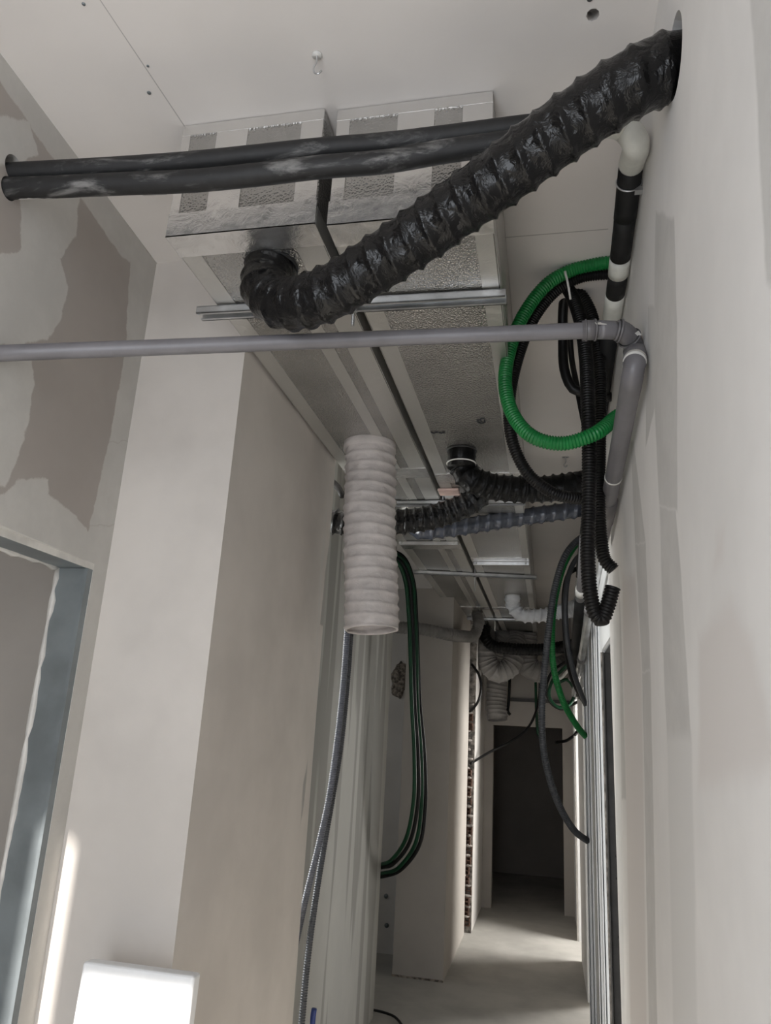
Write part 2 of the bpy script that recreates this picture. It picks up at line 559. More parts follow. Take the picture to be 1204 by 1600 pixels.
def sleeve(name, pts, s0, s1, r, mat, parent, seg=20, n=3):
    V, F = along(pts, s0, s1, r, seg, n)
    return link(name, V, F, mat, parent)

def cyl_data(p0, p1, r, seg=16):
    return tube_data([p0, p1], r, seg=seg, step=max((Vector(p1) - Vector(p0)).length, 0.001))

def cyl_cut(p0, p1, r, seg=28):
    return cyl_data(p0, p1, r, seg)

# ------------------------------------------------------------------ the setting
H = 3.12
floor = wall('floor', -3.0, 2.0, -1.1, 11.2, -0.12, 0.0, MAT['floor'])
ceiling = wall('ceiling', -3.0, 2.0, -1.1, 11.2, H, H + 0.12, MAT['ceiling'])
wall_left = wall('wall_left', -1.32, -1.22, 0.55, 1.87, 0, H, MAT['wall_left'])
for v in wall_left.data.vertices:                    # the wall runs a few degrees out of square
    v.co.x = v.co.x + 0.040 - 0.048 * (v.co.y - 1.02)
cut(wall_left, [box_data(-1.4, -1.1, 0.70, 1.80, -0.1, 2.115)])
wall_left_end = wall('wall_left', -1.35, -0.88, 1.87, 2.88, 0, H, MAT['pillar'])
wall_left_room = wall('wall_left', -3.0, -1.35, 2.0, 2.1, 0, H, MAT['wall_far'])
wall_left_outer = wall('wall_left', -3.0, -2.9, -1.0, 11.2, 0, H, MAT['wall'])
wall_striped = wall('wall_left', -1.22, -1.08, 3.45, 5.236, 0, H, MAT['striped'])
wall_left_light_block = wall('wall_left', -2.9, -1.22, 3.5, 3.6, 0, H, MAT['wall'])  # unseen partition, added to keep the left room's light off the recess
wall_recess = wall('wall_left', -2.9, -1.0, 6.62, 6.74, 0, H, MAT['wall'])
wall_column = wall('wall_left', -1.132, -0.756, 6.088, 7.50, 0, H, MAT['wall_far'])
wall_left_far = wall('wall_left', -0.95, -0.70, 7.62, 8.69, 0, H, MAT['wall'])
beam = wall('trim_1', -2.0, -0.93, 6.03, 6.088, 2.867, H, MAT['wall'])
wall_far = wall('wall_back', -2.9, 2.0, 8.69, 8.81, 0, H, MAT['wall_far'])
cut(wall_far, [box_data(-0.60, 0.145, 8.5, 9.0, -0.1, 1.84)])
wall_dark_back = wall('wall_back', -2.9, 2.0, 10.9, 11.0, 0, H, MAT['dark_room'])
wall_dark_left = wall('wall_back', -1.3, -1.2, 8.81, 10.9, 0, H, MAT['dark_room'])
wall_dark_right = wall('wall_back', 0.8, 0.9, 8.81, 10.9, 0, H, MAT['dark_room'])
wall_near = wall('wall_right', 0.22, 0.36, -1.0, 2.84, 0, H, MAT['wall_right'])
wall_right_far = wall('wall_right', 0.25, 0.36, 2.84, 8.69, 0, H, MAT['wall_white'])
cut(wall_right_far, [box_data(0.1, 0.5, 2.86, 3.75, -0.1, 2.14),
                     box_data(0.1, 0.5, 5.37, 6.05, -0.1, 2.10),
                     box_data(0.1, 0.5, 7.06, 7.71, -0.1, 2.10)])
wall_right_outer = wall('wall_right', 1.9, 2.0, -1.0, 11.2, 0, H, MAT['wall'])
wall_right_room = wall('wall_right', 0.36, 1.9, 4.6, 4.7, 0, H, MAT['wall'])
wall_rear_sun_slots = wall('wall_front_sun_slots', -3.0, 2.0, -1.0, -0.9, 0, H, MAT['wall'])  # unseen wall, its openings shaped to place the sun on board and corner
cut(wall_rear_sun_slots, [box_data(-1.244, -0.06, -1.2, -0.7, -0.1, 2.71),
                box_data(-1.452, -1.418, -1.2, -0.7, 0.3, 3.05)])

# holes for the pipes and hoses
hose_hole_c = Vector((0.22, 1.10, 2.862))
cut(wall_near, [cyl_cut((0.15, 1.05, 2.847), (0.45, 1.19, 2.89), 0.066)])
cut(wall_left, [cyl_cut((-1.482, 1.195, 2.921), (-1.126, 1.208, 2.905), 0.031),
                cyl_cut((-1.467, 1.195, 2.867), (-1.114, 1.207, 2.849), 0.0265),
                cyl_cut((-1.252, 1.140, 2.396), (-1.170, 1.280, 2.476), 0.0200)])
cut(ceiling, [cyl_cut((0.095, 1.173, 3.050), (0.098, 1.235, 3.18), 0.013, 9)])

# door frame of the near left opening: bare steel studs
door = bpy.data.objects.new('door_1', None); col.objects.link(door); door.location = (-1.27, 1.24, 0); door['kind'] = 'structure'
box('header_track', -1.318, -1.224, 0.702, 1.798, 2.101, 2.113, MAT['steel_dark'], door)
box('header_lip', -1.222, -1.2175, 0.702, 1.802, 2.098, 2.116, MAT['label'], door)
js = box('jamb_stud', -1.316, -1.226, 1.788, 1.799, 0, 2.10, MAT['steel_dark'], door)
box('stud_flange', -1.2275, -1.2185, 1.777, 1.800, 0, 2.10, MAT['steel_dark'], js)
V, F = [], []
random.seed(3)
nz = 70
for i in range(nz + 1):
    z = 2.10 * i / nz
    w = 0.004 + 0.010 * random.random()
    V += [(-1.322, 1.786 - w * .5, z), (-1.322 + w, 1.783, z), (-1.322 + w, 1.7995, z), (-1.324, 1.7995, z)]
for i in range(nz):
    for k in range(4):
        a, b = i * 4 + k, i * 4 + (k + 1) % 4
        F.append([a, b, b + 4, a + 4])
F += [[0, 1, 2, 3], [nz * 4 + k for k in range(4)]]
link('plaster_edge', V, F, MAT['label'], door)
V, F = [], []
for i in range(41):
    y = 0.71 + 1.08 * i / 40
    w = 0.004 + 0.012 * random.random()
    V += [(-1.321, y, 2.104 - w), (-1.321 + w * .6, y, 2.103 - w * .6), (-1.317, y, 2.114), (-1.3235, y, 2.114)]
for i in range(40):
    for k in range(4):
        a, b = i * 4 + k, i * 4 + (k + 1) % 4
        F.append([a, b, b + 4, a + 4])
F += [[0, 1, 2, 3], [160, 161, 162, 163]]
link('plaster_edge', V, F, MAT['label'], door)

# far right opening: dark steel jamb, board edge, metal studs
door2 = bpy.data.objects.new('door_2', None); col.objects.link(door2); door2.location = (0.30, 3.15, 0); door2['kind'] = 'structure'
V, F = join(box_data(0.251, 0.36, 3.740, 3.7495, 0, 2.13), box_data(0.251, 0.255, 3.70, 3.7495, 0, 2.13), box_data(0.354, 0.358, 3.70, 3.7495, 0, 2.13))
j2 = link('jamb_stud', V, F, MAT['stud_dark'], door2, smooth=False)
for z in (0.92, 1.15, 1.24):
    V, F = cyl_data((0.292, 3.736, z), (0.292, 3.741, z), 0.008, 10)
    link('screw', V, F, MAT['gasket'], j2)
box('board_edge', 0.244, 0.2505, 3.735, 3.7495, 0, 2.13, MAT['mortar'], door2)
box('header_track', 0.262, 0.358, 2.862, 3.74, 2.129, 2.139, MAT['galv'], door2)
def c_stud(parent, y, w=0.05, d=0.014):
    V, F = join(box_data(0.25 - d, 0.25, y, y + 0.006, 0, 2.5), box_data(0.25 - d, 0.25 - d + 0.004, y, y + w, 0, 2.5),
                box_data(0.25 - d, 0.25, y + w - 0.006, y + w, 0, 2.5), box_data(0.25 - d * 1.3, 0.25 - d, y + w * .4, y + w * .6, 0, 2.5))
    return link('metal_stud', V, F, MAT['stud_white'], parent, smooth=False)
for y in (3.85, 4.25, 4.9, 5.32):
    c_stud(wall_right_far, y)
box('stud', 0.236, 0.25, 7.715, 7.77, 0, 2.4, MAT['label'], wall_right_far)

# broken hollow brick end beside the column
bx0, bx1, by = -0.80, -0.70, 7.56
wall_brick = wall('wall_left', bx0 - 0.10, bx1, by, 7.62, 0, 2.6, MAT['mortar'])
def brick_data(x0, x1, y0, y1, z0, z1, nx, nz):
    """hollow clay brick: front face with recessed holes"""
    parts = []
    t = 0.009
    parts.append(box_data(x0, x1, y0 + 0.035, y1, z0, z1))
    for i in range(nx + 1):
        xx = x0 + (x1 - x0 - t) * i / nx
        parts.append(box_data(xx, xx + t, y0, y0 + 0.036, z0, z1))
    for k in range(nz + 1):
        zz = z0 + (z1 - z0 - t) * k / nz
        parts.append(box_data(x0, x1, y0 + 0.001, y0 + 0.036, zz, zz + t))
    return join(*parts)
random.seed(11)
z = 0.06
while z < 1.95:
    h = 0.072
    if random.random() < 0.80:
        dx = random.uniform(-0.012, 0.012)
        dy = random.uniform(0.0, 0.03)
        V, F = brick_data(bx0 + 0.005 + dx, bx1 - 0.012 + dx, by - 0.055 + dy, by + 0.01, z, z + h, 2, 2)
        link('brick', V, F, MAT['brick'], wall_brick, smooth=False)
    # ragged mortar lump on the joint
    w = random.uniform(0.03, 0.09)
    xs = random.uniform(bx0, bx1 - w)
    bm = bmesh.new(); bmesh.ops.create_icosphere(bm, subdivisions=2, radius=1)
    V = []
    for v in bm.verts:
        q = v.co * (1 + 0.35 * noise.noise(v.co * 1.7 + Vector((z * 31, 0, 0))))
        V.append(Vector((xs + w / 2 + q.x * w * .6, by - 0.028 + q.y * 0.03, z + h + 0.008 + q.z * 0.014)))
    bm.verts.index_update(); F = [[v.index for v in f.verts] for f in bm.faces]; bm.free()
    link('mortar_lump', V, F, MAT['mortar'], wall_brick)
    z += h + 0.013

# rough breakout in the recess wall, and dowel holes
def lump(name, c, sx, sy, sz, mat, parent, seed, amp=0.4, sub=3):
    bm = bmesh.new(); bmesh.ops.create_icosphere(bm, subdivisions=sub, radius=1)
    V = []
    for v in bm.verts:
        q = v.co * (1 + amp * noise.noise(v.co * 2.1 + Vector((seed, seed * 2, 0))) + amp * .4 * noise.noise(v.co * 6 + Vector((seed, 0, 3))))
        V.append(Vector((c[0] + q.x * sx, c[1] + q.y * sy, c[2] + q.z * sz)))
    bm.verts.index_update(); F = [[v.index for v in f.verts] for f in bm.faces]; bm.free()
    return link(name, V, F, mat, parent)
p = (-1.283, 6.620, 2.153)
lump('rough_breakout', (p[0], 6.62, p[2]), 0.075, 0.03, 0.15, MAT['rubble'], wall_recess, 4.0)
for q in ((-1.309, 6.620, 0.419), (-1.292, 6.620, 0.204)):
    V, F = cyl_data((q[0], 6.612, q[2]), (q[0], 6.622, q[2]), 0.018, 12)
    link('dowel_plug', V, F, MAT['steel_dark'], wall_recess)
# thin darker strip at the foot of the column
box('floor_joint', -1.134, -0.754, 6.080, 6.088, 0.0, 0.012, MAT['rubble'], wall_column)

# small marks on the ceiling
for k, (a, b) in enumerate(((131, 6), (231, 103), (233, 145), (728, 4), (735, 8))):
    pass
for q, s in (((-0.925, 1.015, 3.120), .004), ((-0.868, 1.175, 3.120), .003), ((-0.903, 1.244, 3.120), .005), ((0.089, 1.170, 3.120), .006)):
    V, F = cyl_data((q[0], q[1], 3.1185), (q[0], q[1], 3.1205), s, 8)
    link('screw', V, F, MAT['steel_dark'], ceiling)

# ------------------------------------------------------------------ insulated ducts under the ceiling
def duct(name, label, x0, x1, y0, y1, strips, front, joints):
    z0, z1 = 2.80, H - 0.002
    t = thing(name, label, 'duct', ((x0 + x1) / 2, (y0 + y1) / 2, z0), 'foil faced ducts under the ceiling')
    ys = [y0] + joints + [y1]
    for a, b in zip(ys[:-1], ys[1:]):
        box('duct_section', x0, x1, a + 0.0008, b - 0.0008, z0, z1, MAT['foil'], t, bev=0.004)
    for a, b, dull in strips:                       # tape running along the underside
        box('tape_strip', a, b, y0 + 0.004, y1 - 0.01, z0 - 0.0016, z0 + 0.001, MAT['tape_dull' if dull else 'tape'], t)
    for a, b in front:                              # tape on the end panel
        box('tape_strip', a, b, y0 - 0.0016, y0 + 0.001, z0 + 0.055, z1, MAT['tape'], t)
    box('tape_strip', x0 + .001, x1 - .001, y0 - 0.0021, y0 + 0.001, z1 - 0.03, z1, MAT['tape'], t)
    # corner tape wrapped round the lower front edge
    V, F = join(box_data(x0 - 0.001, x1 + 0.001, y0 - 0.0030, y0 + 0.001, z0 - 0.0024, z0 + 0.062),
                box_data(x0 - 0.001, x1 + 0.001, y0 - 0.0030, y0 + 0.075, z0 - 0.0026, z0 + 0.001))
    link('corner_tape', V, F, MAT['tape'], t, smooth=False)
    for q in joints:                                # tape across the section joints
        box('joint_tape', x0 - 0.001, x1 + 0.001, q - 0.06, q + 0.06, z0 - 0.0026, z0 + 0.001, MAT['tape'], t)
    for xa in (x0, x1):                             # tape on the long edges
        s = 1 if xa == x1 else -1
        box('edge_tape', min(xa, xa + s * 0.0015), max(xa, xa + s * 0.0015), y0 + 0.004, y1 - 0.01, z0, z0 + 0.05, MAT['tape_dull'], t)
    return t

YF = 1.352
duct_left = duct('insulated_duct', 'foil-faced insulated duct on the left, with the white hose hanging from its underside', -0.868, -0.505, YF, 8.40,
                 [(-0.866, -0.815, True), (-0.655, -0.615, True), (-0.575, -0.507, True)],
                 [(-0.867, -0.845), (-0.775, -0.695), (-0.560, -0.507)], [3.02, 4.35, 6.6])
duct_right = duct('insulated_duct', 'foil-faced insulated duct on the right, with black marker scribbles on its underside', -0.478, -0.112, YF + 0.01, 8.40,
                  [(-0.476, -0.425, True), (-0.155, -0.114, True)],
                  [(-0.476, -0.445), (-0.330, -0.245), (-0.180, -0.113)], [3.10, 4.70, 6.6])
def scribble(parent, pts, r=0.0024):
    V, F = tube_data(pts, r, seg=6, step=0.004)
    return link('marker_scribble', V, F, MAT['ink'], parent)
def mark(parent, cx, cy, s, strokes):
    for st in strokes:
        scribble(parent, [(cx + a * s, cy + b * s, 2.7978) for a, b in st])
c = (-0.229, 2.479, 2.800)
mark(duct_right, c[0], c[1], 0.013, [[(-1, 1), (0, 1.6), (1, 1), (1, -.2)], [(-1, .3), (-.9, -.6), (.2, -.8)], [(.1, .8), (0, -.2)], [(0, -1.6), (1.1, -1.5)]])
c = (-0.397, 2.573, 2.800)
mark(duct_right, c[0], c[1], 0.013, [[(-2, -.6), (-1.3, .5), (-.8, .2), (-.6, -.4), (0, .1)], [(.2, 0), (1, .6), (1.5, -.3), (2, .4), (1.2, .1)]])
# flange frames of the far duct joints
for lab, x0, x1, y in (('bright steel flange frame below the left duct, behind the dark grey hose', -0.86, -0.51, (-0.718, 4.218, 2.790)[1]),
                       ('bright steel flange frame below the right duct, above the long bright channel', -0.47, -0.115, (-0.302, 4.751, 2.790)[1])):
    t = thing('flange_frame', lab, 'bracket', ((x0 + x1) / 2, y, 2.76))
    box('frame_bar', x0, x1, y - 0.010, y + 0.010, 2.776, 2.7968, MAT['galv'], t, bev=0.002)
    box('frame_lip', x0, x1, y + 0.010, y + 0.022, 2.7935, 2.7970, MAT['galv'], t)
    for xx in (x0 + 0.02, x1 - 0.02):
        V, F = cyl_data((xx, y - 0.015, 2.787), (xx, y + 0.015, 2.787), 0.006, 6)
        link('bolt', V, F, MAT['galv'], t)

# support channels hung on threaded rods
def channel(label, x0, x1, y, z, rods, y1=None, hang=0.10):
    t = thing('support_channel', label, 'channel', ((x0 + x1) / 2, y, z), 'support channels under the ducts')
    w, h, g = 0.041, 0.021, 0.003
    dy = (y1 - y) if y1 is not None else 0.0
    def sk(V):
        return [Vector((v[0], v[1] + dy * (v[0] - x0) / (x1 - x0), v[2])) for v in V]
    V, F = join(box_data(x0, x1, y - w / 2, y - w / 2 + g, z, z + h), box_data(x0, x1, y + w / 2 - g, y + w / 2, z, z + h),
                box_data(x0, x1, y - w / 2, y + w / 2, z + h - g, z + h),
                box_data(x0, x1, y - w / 2, y - w / 2 + 0.010, z, z + g), box_data(x0, x1, y + w / 2 - 0.010, y + w / 2, z, z + g))
    link('channel', sk(V), F, MAT['galv'], t, smooth=False)
    for xr in rods:
        yr = y + dy * (xr - x0) / (x1 - x0)
        V, F = tube_data([(xr, yr, z - hang), (xr, yr, H - 0.001)], 0.0045, seg=8, rib=(0.006, 0.0006, 'wave', False)) if y < 2 else cyl_data((xr, yr, z - hang), (xr, yr, H - 0.001), 0.0048, 8)
        rod = link('threaded_rod', V, F, MAT['galv'], t)
        V, F = cyl_data((xr, yr, z - 0.010), (xr, yr, z), 0.010, 6)
        link('nut', V, F, MAT['galv'], rod, smooth=False)
    return t
channel('galvanised support channel under the ducts, behind the thick black hose', -0.925, -0.098, 1.655, 2.774, [-0.4915], 1.672, hang=0.05)
channel('galvanised support channel partly hidden by the white hanging hose', -0.93, -0.10, 3.42, 2.774, [-0.4915])
channel('brightest long channel with a rod hanging below it, beyond the dark grey hose', -0.935, -0.075, 5.02, 2.774, [-0.4915], 5.17)
channel('thin farthest support channel, just left of the white elbow hose', -0.955, -0.10, 7.15, 2.774, [-0.4915])

# ------------------------------------------------------------------ the thick black hose
def hose(name, label, pts, r, mat, rib, collar=None, group=None, seg=40, wrinkle=0.0, open_end=False, tie=True, collar_mat=None, flange=True):
    P0 = Vector(pts[0])
    t = thing(name, label, 'hose', pts[0], group)
    tube('hose_body', pts, r, mat, t, seg=seg, rib=rib, wrinkle=wrinkle, open_end=open_end)
    if collar:
        n, h = collar                                # direction out of the duct, height
        n = Vector(n)
        a, b = P0 - n * h * 0.3, P0 + n * h
        V, F = tube_data([a, b], r * 1.06, seg=32, step=h)
        c = link('collar', V, F, collar_mat or MAT['black_matt'], t)
        if flange:
            V, F = tube_data([P0 + n * h * .02, P0 + n * h * .10], r * 1.16, seg=32, step=0.01)
            link('flange', V, F, MAT['gasket'] if collar_mat is None else MAT['tape_dull'], t)
        if tie:
            V, F = ring_data(P0 + n * h * 0.78, n, r * 1.09, 0.0028)
            z_ = link('cable_tie', V, F, MAT['zip'], t)
    return t

def ring_data(c, n, R, r, seg=40, sub=8):
    n = Vector(n).normalized()
    a = n.orthogonal().normalized(); b = n.cross(a)
    V, F = [], []
    for i in range(seg):
        t = 2 * math.pi * i / seg
        rad = a * math.cos(t) + b * math.sin(t)
        for k in range(sub):
            s = 2 * math.pi * k / sub
            V.append(Vector(c) + rad * (R + r * math.cos(s)) + n * r * math.sin(s))
    for i in range(seg):
        for k in range(sub):
            F.append([i * sub + k, i * sub + (k + 1) % sub, ((i + 1) % seg) * sub + (k + 1) % sub, ((i + 1) % seg) * sub + k])
    return V, F

big = [(-0.658, 1.490, 2.800)] + [(-0.639, 1.433, 2.695), (-0.575, 1.402, 2.633), (-0.471, 1.356, 2.616), (-0.329, 1.310, 2.663), (-0.190, 1.260, 2.719), (-0.061, 1.201, 2.765), (0.057, 1.150, 2.811), (0.150, 1.114, 2.841)] + [(0.22, 1.115, 2.868), (0.34, 1.165, 2.895)]
hose('flexible_duct_hose', 'thick glossy black ribbed hose from the left duct up into the right wall', big, 0.0575, MAT['black_film'],
     (0.044, 0.0045, 'wire', True), ((0, 0, -1), 0.055), 'black film hoses', seg=56, wrinkle=0.0022)

# ------------------------------------------------------------------ black insulated pipes
pA = [(-1.323, 1.200, 2.902), (-1.189, 1.205, 2.897), (-1.124, 1.208, 2.895), (-0.941, 1.225, 2.898), (-0.762, 1.240, 2.903), (-0.616, 1.250, 2.910), (-0.475, 1.262, 2.920), (-0.335, 1.270, 2.922), (-0.199, 1.280, 2.932), (0.013, 1.290, 2.943)] + [(0.102, 1.290, 2.932), (0.165, 1.350, 2.967), (0.185, 1.347, 2.925), (0.190, 1.473, 2.968), (0.190, 1.636, 2.942), (0.190, 1.824, 2.924), (0.190, 2.044, 2.919), (0.190, 2.487, 2.878), (0.190, 3.128, 2.820), (0.190, 4.618, 2.684)]
pB = [(-1.312, 1.200, 2.860), (-1.188, 1.205, 2.854), (-1.114, 1.207, 2.849), (-0.928, 1.218, 2.845), (-0.749, 1.230, 2.842), (-0.606, 1.240, 2.849), (-0.466, 1.250, 2.860), (-0.329, 1.258, 2.863), (-0.196, 1.268, 2.882), (-0.065, 1.275, 2.893)]
t = thing('insulated_pipe', 'black insulated pipe with white taped bends, upper of the pair, turning along the right wall', 'pipe', pA[0])
tube('pipe_run', pA, 0.0220, MAT['pipe_black'], t, seg=24, step=0.012)
P, tot = spline(pA, 0.004)
def frac(target):
    target = Vector(target)
    return min(range(len(P)), key=lambda i: (P[i] - target).length) / (len(P) - 1)
f0, f1 = frac((0.096, 1.290, 2.933)), frac((0.190, 1.456, 2.975))
sleeve('taped_bend', pA, f0, f1, 0.0280, MAT['white_tape'], t, 24, 40)
for a, b, rr in (((0.190, 1.472, 2.971), (0.190, 1.615, 2.954), 0.0272), ((0.190, 1.615, 2.954), (0.190, 1.753, 2.957), 0.0262)):
    sleeve('foam_sleeve', pA, frac(a), frac(b), rr, MAT['pipe_black_clean'], t, 24, 4)
for a, b in (((0.190, 1.756, 2.951), (0.190, 1.817, 2.943)), ((0.190, 1.911, 2.912), (0.190, 2.051, 2.902))):
    sleeve('white_tape_band', pA, frac(a), frac(b), 0.0268, MAT['white_tape'], t, 24, 3)
sleeve('foam_sleeve', pA, frac((0.190, 1.817, 2.943)), frac((0.190, 1.911, 2.912)), 0.0260, MAT['pipe_black_clean'], t, 24, 3)
sleeve('foam_sleeve', pA, frac((0.190, 2.098, 2.907)), 0.97, 0.0258, MAT['pipe_black_clean'], t, 24, 10)
i = int(frac((0.190, 1.522, 2.993)) * (len(P) - 1))
V, F = ring_data(P[i], P[i + 1] - P[i], 0.0285, 0.0022)
cl = link('pipe_clamp', V, F, MAT['galv'], t)
q = P[i]
box('clamp_bolt', q[0] + 0.012, q[0] + 0.0295, q[1] - 0.006, q[1] + 0.010, q[2] - 0.029, q[2] - 0.019, MAT['galv'], cl)
def smear(parent, pts, r, ang0, ang1, seed):
    """a thin crust of plaster on the side of a pipe facing the corridor"""
    Q, tot = spline(pts, 0.006)
    V, F = [], []
    n = len(Q); m = 9
    for i in range(n):
        T = (Q[min(i + 1, n - 1)] - Q[max(i - 1, 0)]).normalized()
        N = (Vector((0, 0, 1)) - T * T.z).normalized(); B = T.cross(N)
        e = math.sin(math.pi * i / (n - 1)) ** 0.35
        w0 = ang0 + (ang1 - ang0) * (0.5 - 0.5 * e + 0.18 * noise.noise(Vector((i * .35, seed, 0))))
        w1 = ang1 - (ang1 - ang0) * (0.5 - 0.5 * e + 0.18 * noise.noise(Vector((i * .35, seed, 5))))
        for k in range(m):
            a = w0 + (w1 - w0) * k / (m - 1)
            edge = math.sin(math.pi * k / (m - 1)) * e
            V.append(Q[i] + (N * math.cos(a) + B * math.sin(a)) * (r - 0.0006 + 0.0016 * min(1, edge * 3)))
    for i in range(n - 1):
        for k in range(m - 1):
            F.append([i * m + k, i * m + k + 1, (i + 1) * m + k + 1, (i + 1) * m + k])
    return link('plaster_smear', V, F, MAT['plaster_smear'], parent)
smear(t, [(-0.639, 1.248, 2.907), (-0.560, 1.256, 2.916), (-0.503, 1.260, 2.919)], 0.0220, -2.3, -0.9, 2)
t2 = thing('insulated_pipe', 'black plaster-smeared insulated pipe, lower of the pair entering the left wall', 'pipe', pB[0])
tube('pipe_run', pB, 0.0240, MAT['pipe_black'], t2, seg=24, step=0.012)
smear(t2, [(-1.179, 1.205, 2.853), (-1.131, 1.207, 2.851), (-1.070, 1.210, 2.848)], 0.0240, -3.1, -1.2, 5)
smear(t2, [(-0.875, 1.222, 2.843), (-0.808, 1.226, 2.842)], 0.0240, -2.5, -1.5, 8)
smear(t2, [(-0.801, 1.227, 2.843), (-0.720, 1.232, 2.843), (-0.642, 1.238, 2.848)], 0.0240, -2.2, -1.0, 9)
pl = lump('plaster_lip', (-1.213, 1.275, 2.872), 0.012, 0.018, 0.009, MAT['label'], wall_left, 2.0)

# ------------------------------------------------------------------ grey waste pipe
g = [(-1.222, 1.200, 2.430), (-1.177, 1.270, 2.471), (-0.796, 1.410, 2.543), (-0.370, 1.520, 2.598), (-0.075, 1.550, 2.609), (0.068, 1.560, 2.612)] + [(0.117, 1.564, 2.614), (0.156, 1.581, 2.620)] 
g2 = [(0.156, 1.581, 2.620), (0.190, 1.608, 2.611), (0.204, 1.646, 2.601)]
g3 = [(0.204, 1.646, 2.601), (0.185, 1.530, 2.497), (0.185, 1.707, 2.479), (0.185, 1.944, 2.456), (0.185, 2.296, 2.432), (0.185, 2.676, 2.395)]
t = thing('waste_pipe', 'grey plastic waste pipe crossing the corridor and turning along the right wall', 'pipe', g[0])
tube('pipe_run', g, 0.0185, MAT['pvc'], t, seg=28, step=0.03)
tube('elbow', [g[-1], (0.170, 1.585, 2.618), (0.187, 1.604, 2.612), (0.200, 1.634, 2.603), g3[0]], 0.0232, MAT['pvc_dark'], t, seg=28, step=0.006)
tube('pipe_run', g3, 0.0235, MAT['pvc'], t, seg=28, step=0.03)
P, tot = spline(g, 0.004)
s = sleeve('coupling', g, frac((0.085, 1.503, 2.579)), frac((0.113, 1.563, 2.613)), 0.0225, MAT['pvc_dark'], t, 28, 2)
for w in (918, 930):
    i = int(frac((0.090, 1.513, 2.584)) * (len(P) - 1)) if w == 918 else int(frac((0.109, 1.553, 2.607)) * (len(P) - 1))
    V, F = ring_data(P[i], P[min(i + 1, len(P) - 1)] - P[i - 1], 0.0232, 0.0022)
    link('bead', V, F, MAT['pvc_dark'], s)
sleeve('elbow_socket', g, frac((0.115, 1.564, 2.613)), 0.998, 0.0212, MAT['pvc'], t, 28, 4)
ge = [g[-1], (0.170, 1.585, 2.618), (0.187, 1.604, 2.612), (0.200, 1.634, 2.603), g3[0]]
P, tot = spline(ge, 0.003)
for k in (2, int(len(P) * .45), len(P) - 3):
    V, F = ring_data(P[k], P[k + 1] - P[k - 1], 0.0240, 0.0020)
    link('gasket', V, F, MAT['gasket'], t)
    V, F = ring_data(P[k + 1], P[k + 1] - P[k - 1], 0.0246, 0.0032)
    link('socket_rim', V, F, MAT['pvc_dark'], t)
P, tot = spline(g3, 0.004)
def wrap(parent, name, pts, idx, r, half, mat):
    Q = pts[max(0, idx - half):idx + half + 1]
    V, F = tube_data(Q, r, seg=28, step=0.004)
    return link(name, V, F, mat, parent)
sleeve('coupling', g3, 0.0, frac((0.185, 1.536, 2.516)), 0.0255, MAT['pvc'], t, 28, 3)
i = int(frac((0.185, 1.549, 2.516)) * (len(P) - 1))
st = wrap(t, 'perforated_strap', P, i, 0.0252, 2, MAT['label'])
for k in range(5):
    T = (P[i + 1] - P[i - 1]).normalized()
    N = (Vector((0, 0, 1)) - T * T.z).normalized(); B = T.cross(N)
    a = math.pi + (k - 2) * 0.42
    dv = N * math.cos(a) + B * math.sin(a)
    V, F = cyl_data(P[i] + dv * 0.024, P[i] + dv * 0.0259, 0.0021, 8)
    link('strap_hole', V, F, MAT['gasket'], st)
i = int(frac((0.185, 2.099, 2.492)) * (len(P) - 1))
wrap(t, 'strap', P, i, 0.0248, 1, MAT['label'])
sleeve('coupling', g3, frac((0.185, 2.285, 2.459)), frac((0.185, 2.459, 2.449)), 0.0275, MAT['pvc_dark'], t, 28, 2)
def sticker(parent, centre, T, nrm, w, l, mat=None):
    T = Vector(T).normalized(); nrm = Vector(nrm).normalized(); W = T.cross(nrm).normalized()
    c = Vector(centre)
    V = [c + T * (l * i) + W * (w * k) + nrm * hh for hh in (0, 0.0012) for i, k in ((-1, -1), (1, -1), (1, 1), (-1, 1))]
    F = [[0, 1, 2, 3], [4, 5, 6, 7], [0, 1, 5, 4], [1, 2, 6, 5], [2, 3, 7, 6], [3, 0, 4, 7]]
    return link('sticker', V, F, mat or MAT['label'], parent, smooth=False)
sticker(t, Vector((0.120, 1.544, 2.618)), Vector(g[-1]) - Vector(g[-2]), (0.1, -0.9, 0.5), 0.004, 0.013)
sticker(t, Vector((0.203, 1.585, 2.609)), Vector((0.200, 1.634, 2.603)) - Vector((0.170, 1.585, 2.618)), Vector((0, 0, 1.72)) - Vector((0.203, 1.585, 2.609)), 0.006, 0.008)

# second pipe farther along the right wall
g4 = [(0.200, 2.613, 2.460), (0.200, 3.157, 2.407), (0.200, 3.960, 2.313), (0.200, 4.918, 2.194), (0.200, 6.237, 2.070)]
t = thing('wall_pipe', 'light grey pipe running far along the white right wall', 'pipe', g4[0])
tube('pipe_run', g4, 0.022, MAT['galv'], t, seg=20, step=0.05)
P, tot = spline(g4, 0.004)
for q in ((0.200, 3.761, 2.330), (0.200, 4.815, 2.203)):
    sleeve('coupling', g4, frac(q) - 0.01, frac(q) + 0.01, 0.027, MAT['pvc_dark'], t, 20, 2)
g5 = [(0.170, 3.430, 2.615), (0.170, 3.758, 2.505), (0.170, 4.204, 2.436), (0.170, 4.775, 2.315), (0.170, 5.817, 2.161)]
t = thing('wall_pipe', 'dark pipe with a white ring, behind the black looped conduits on the right', 'pipe', g5[0])
tube('pipe_run', g5, 0.026, MAT['pvc_dark'], t, seg=20, step=0.05)
P, tot = spline(g5, 0.004)
sleeve('white_ring', g5, frac((0.170, 3.926, 2.479)), frac((0.170, 4.013, 2.469)), 0.030, MAT['zip'], t, 20, 2)
sleeve('foam_sleeve', g5, frac((0.170, 4.101, 2.464)), 0.97, 0.029, MAT['pipe_black_clean'], t, 20, 5)

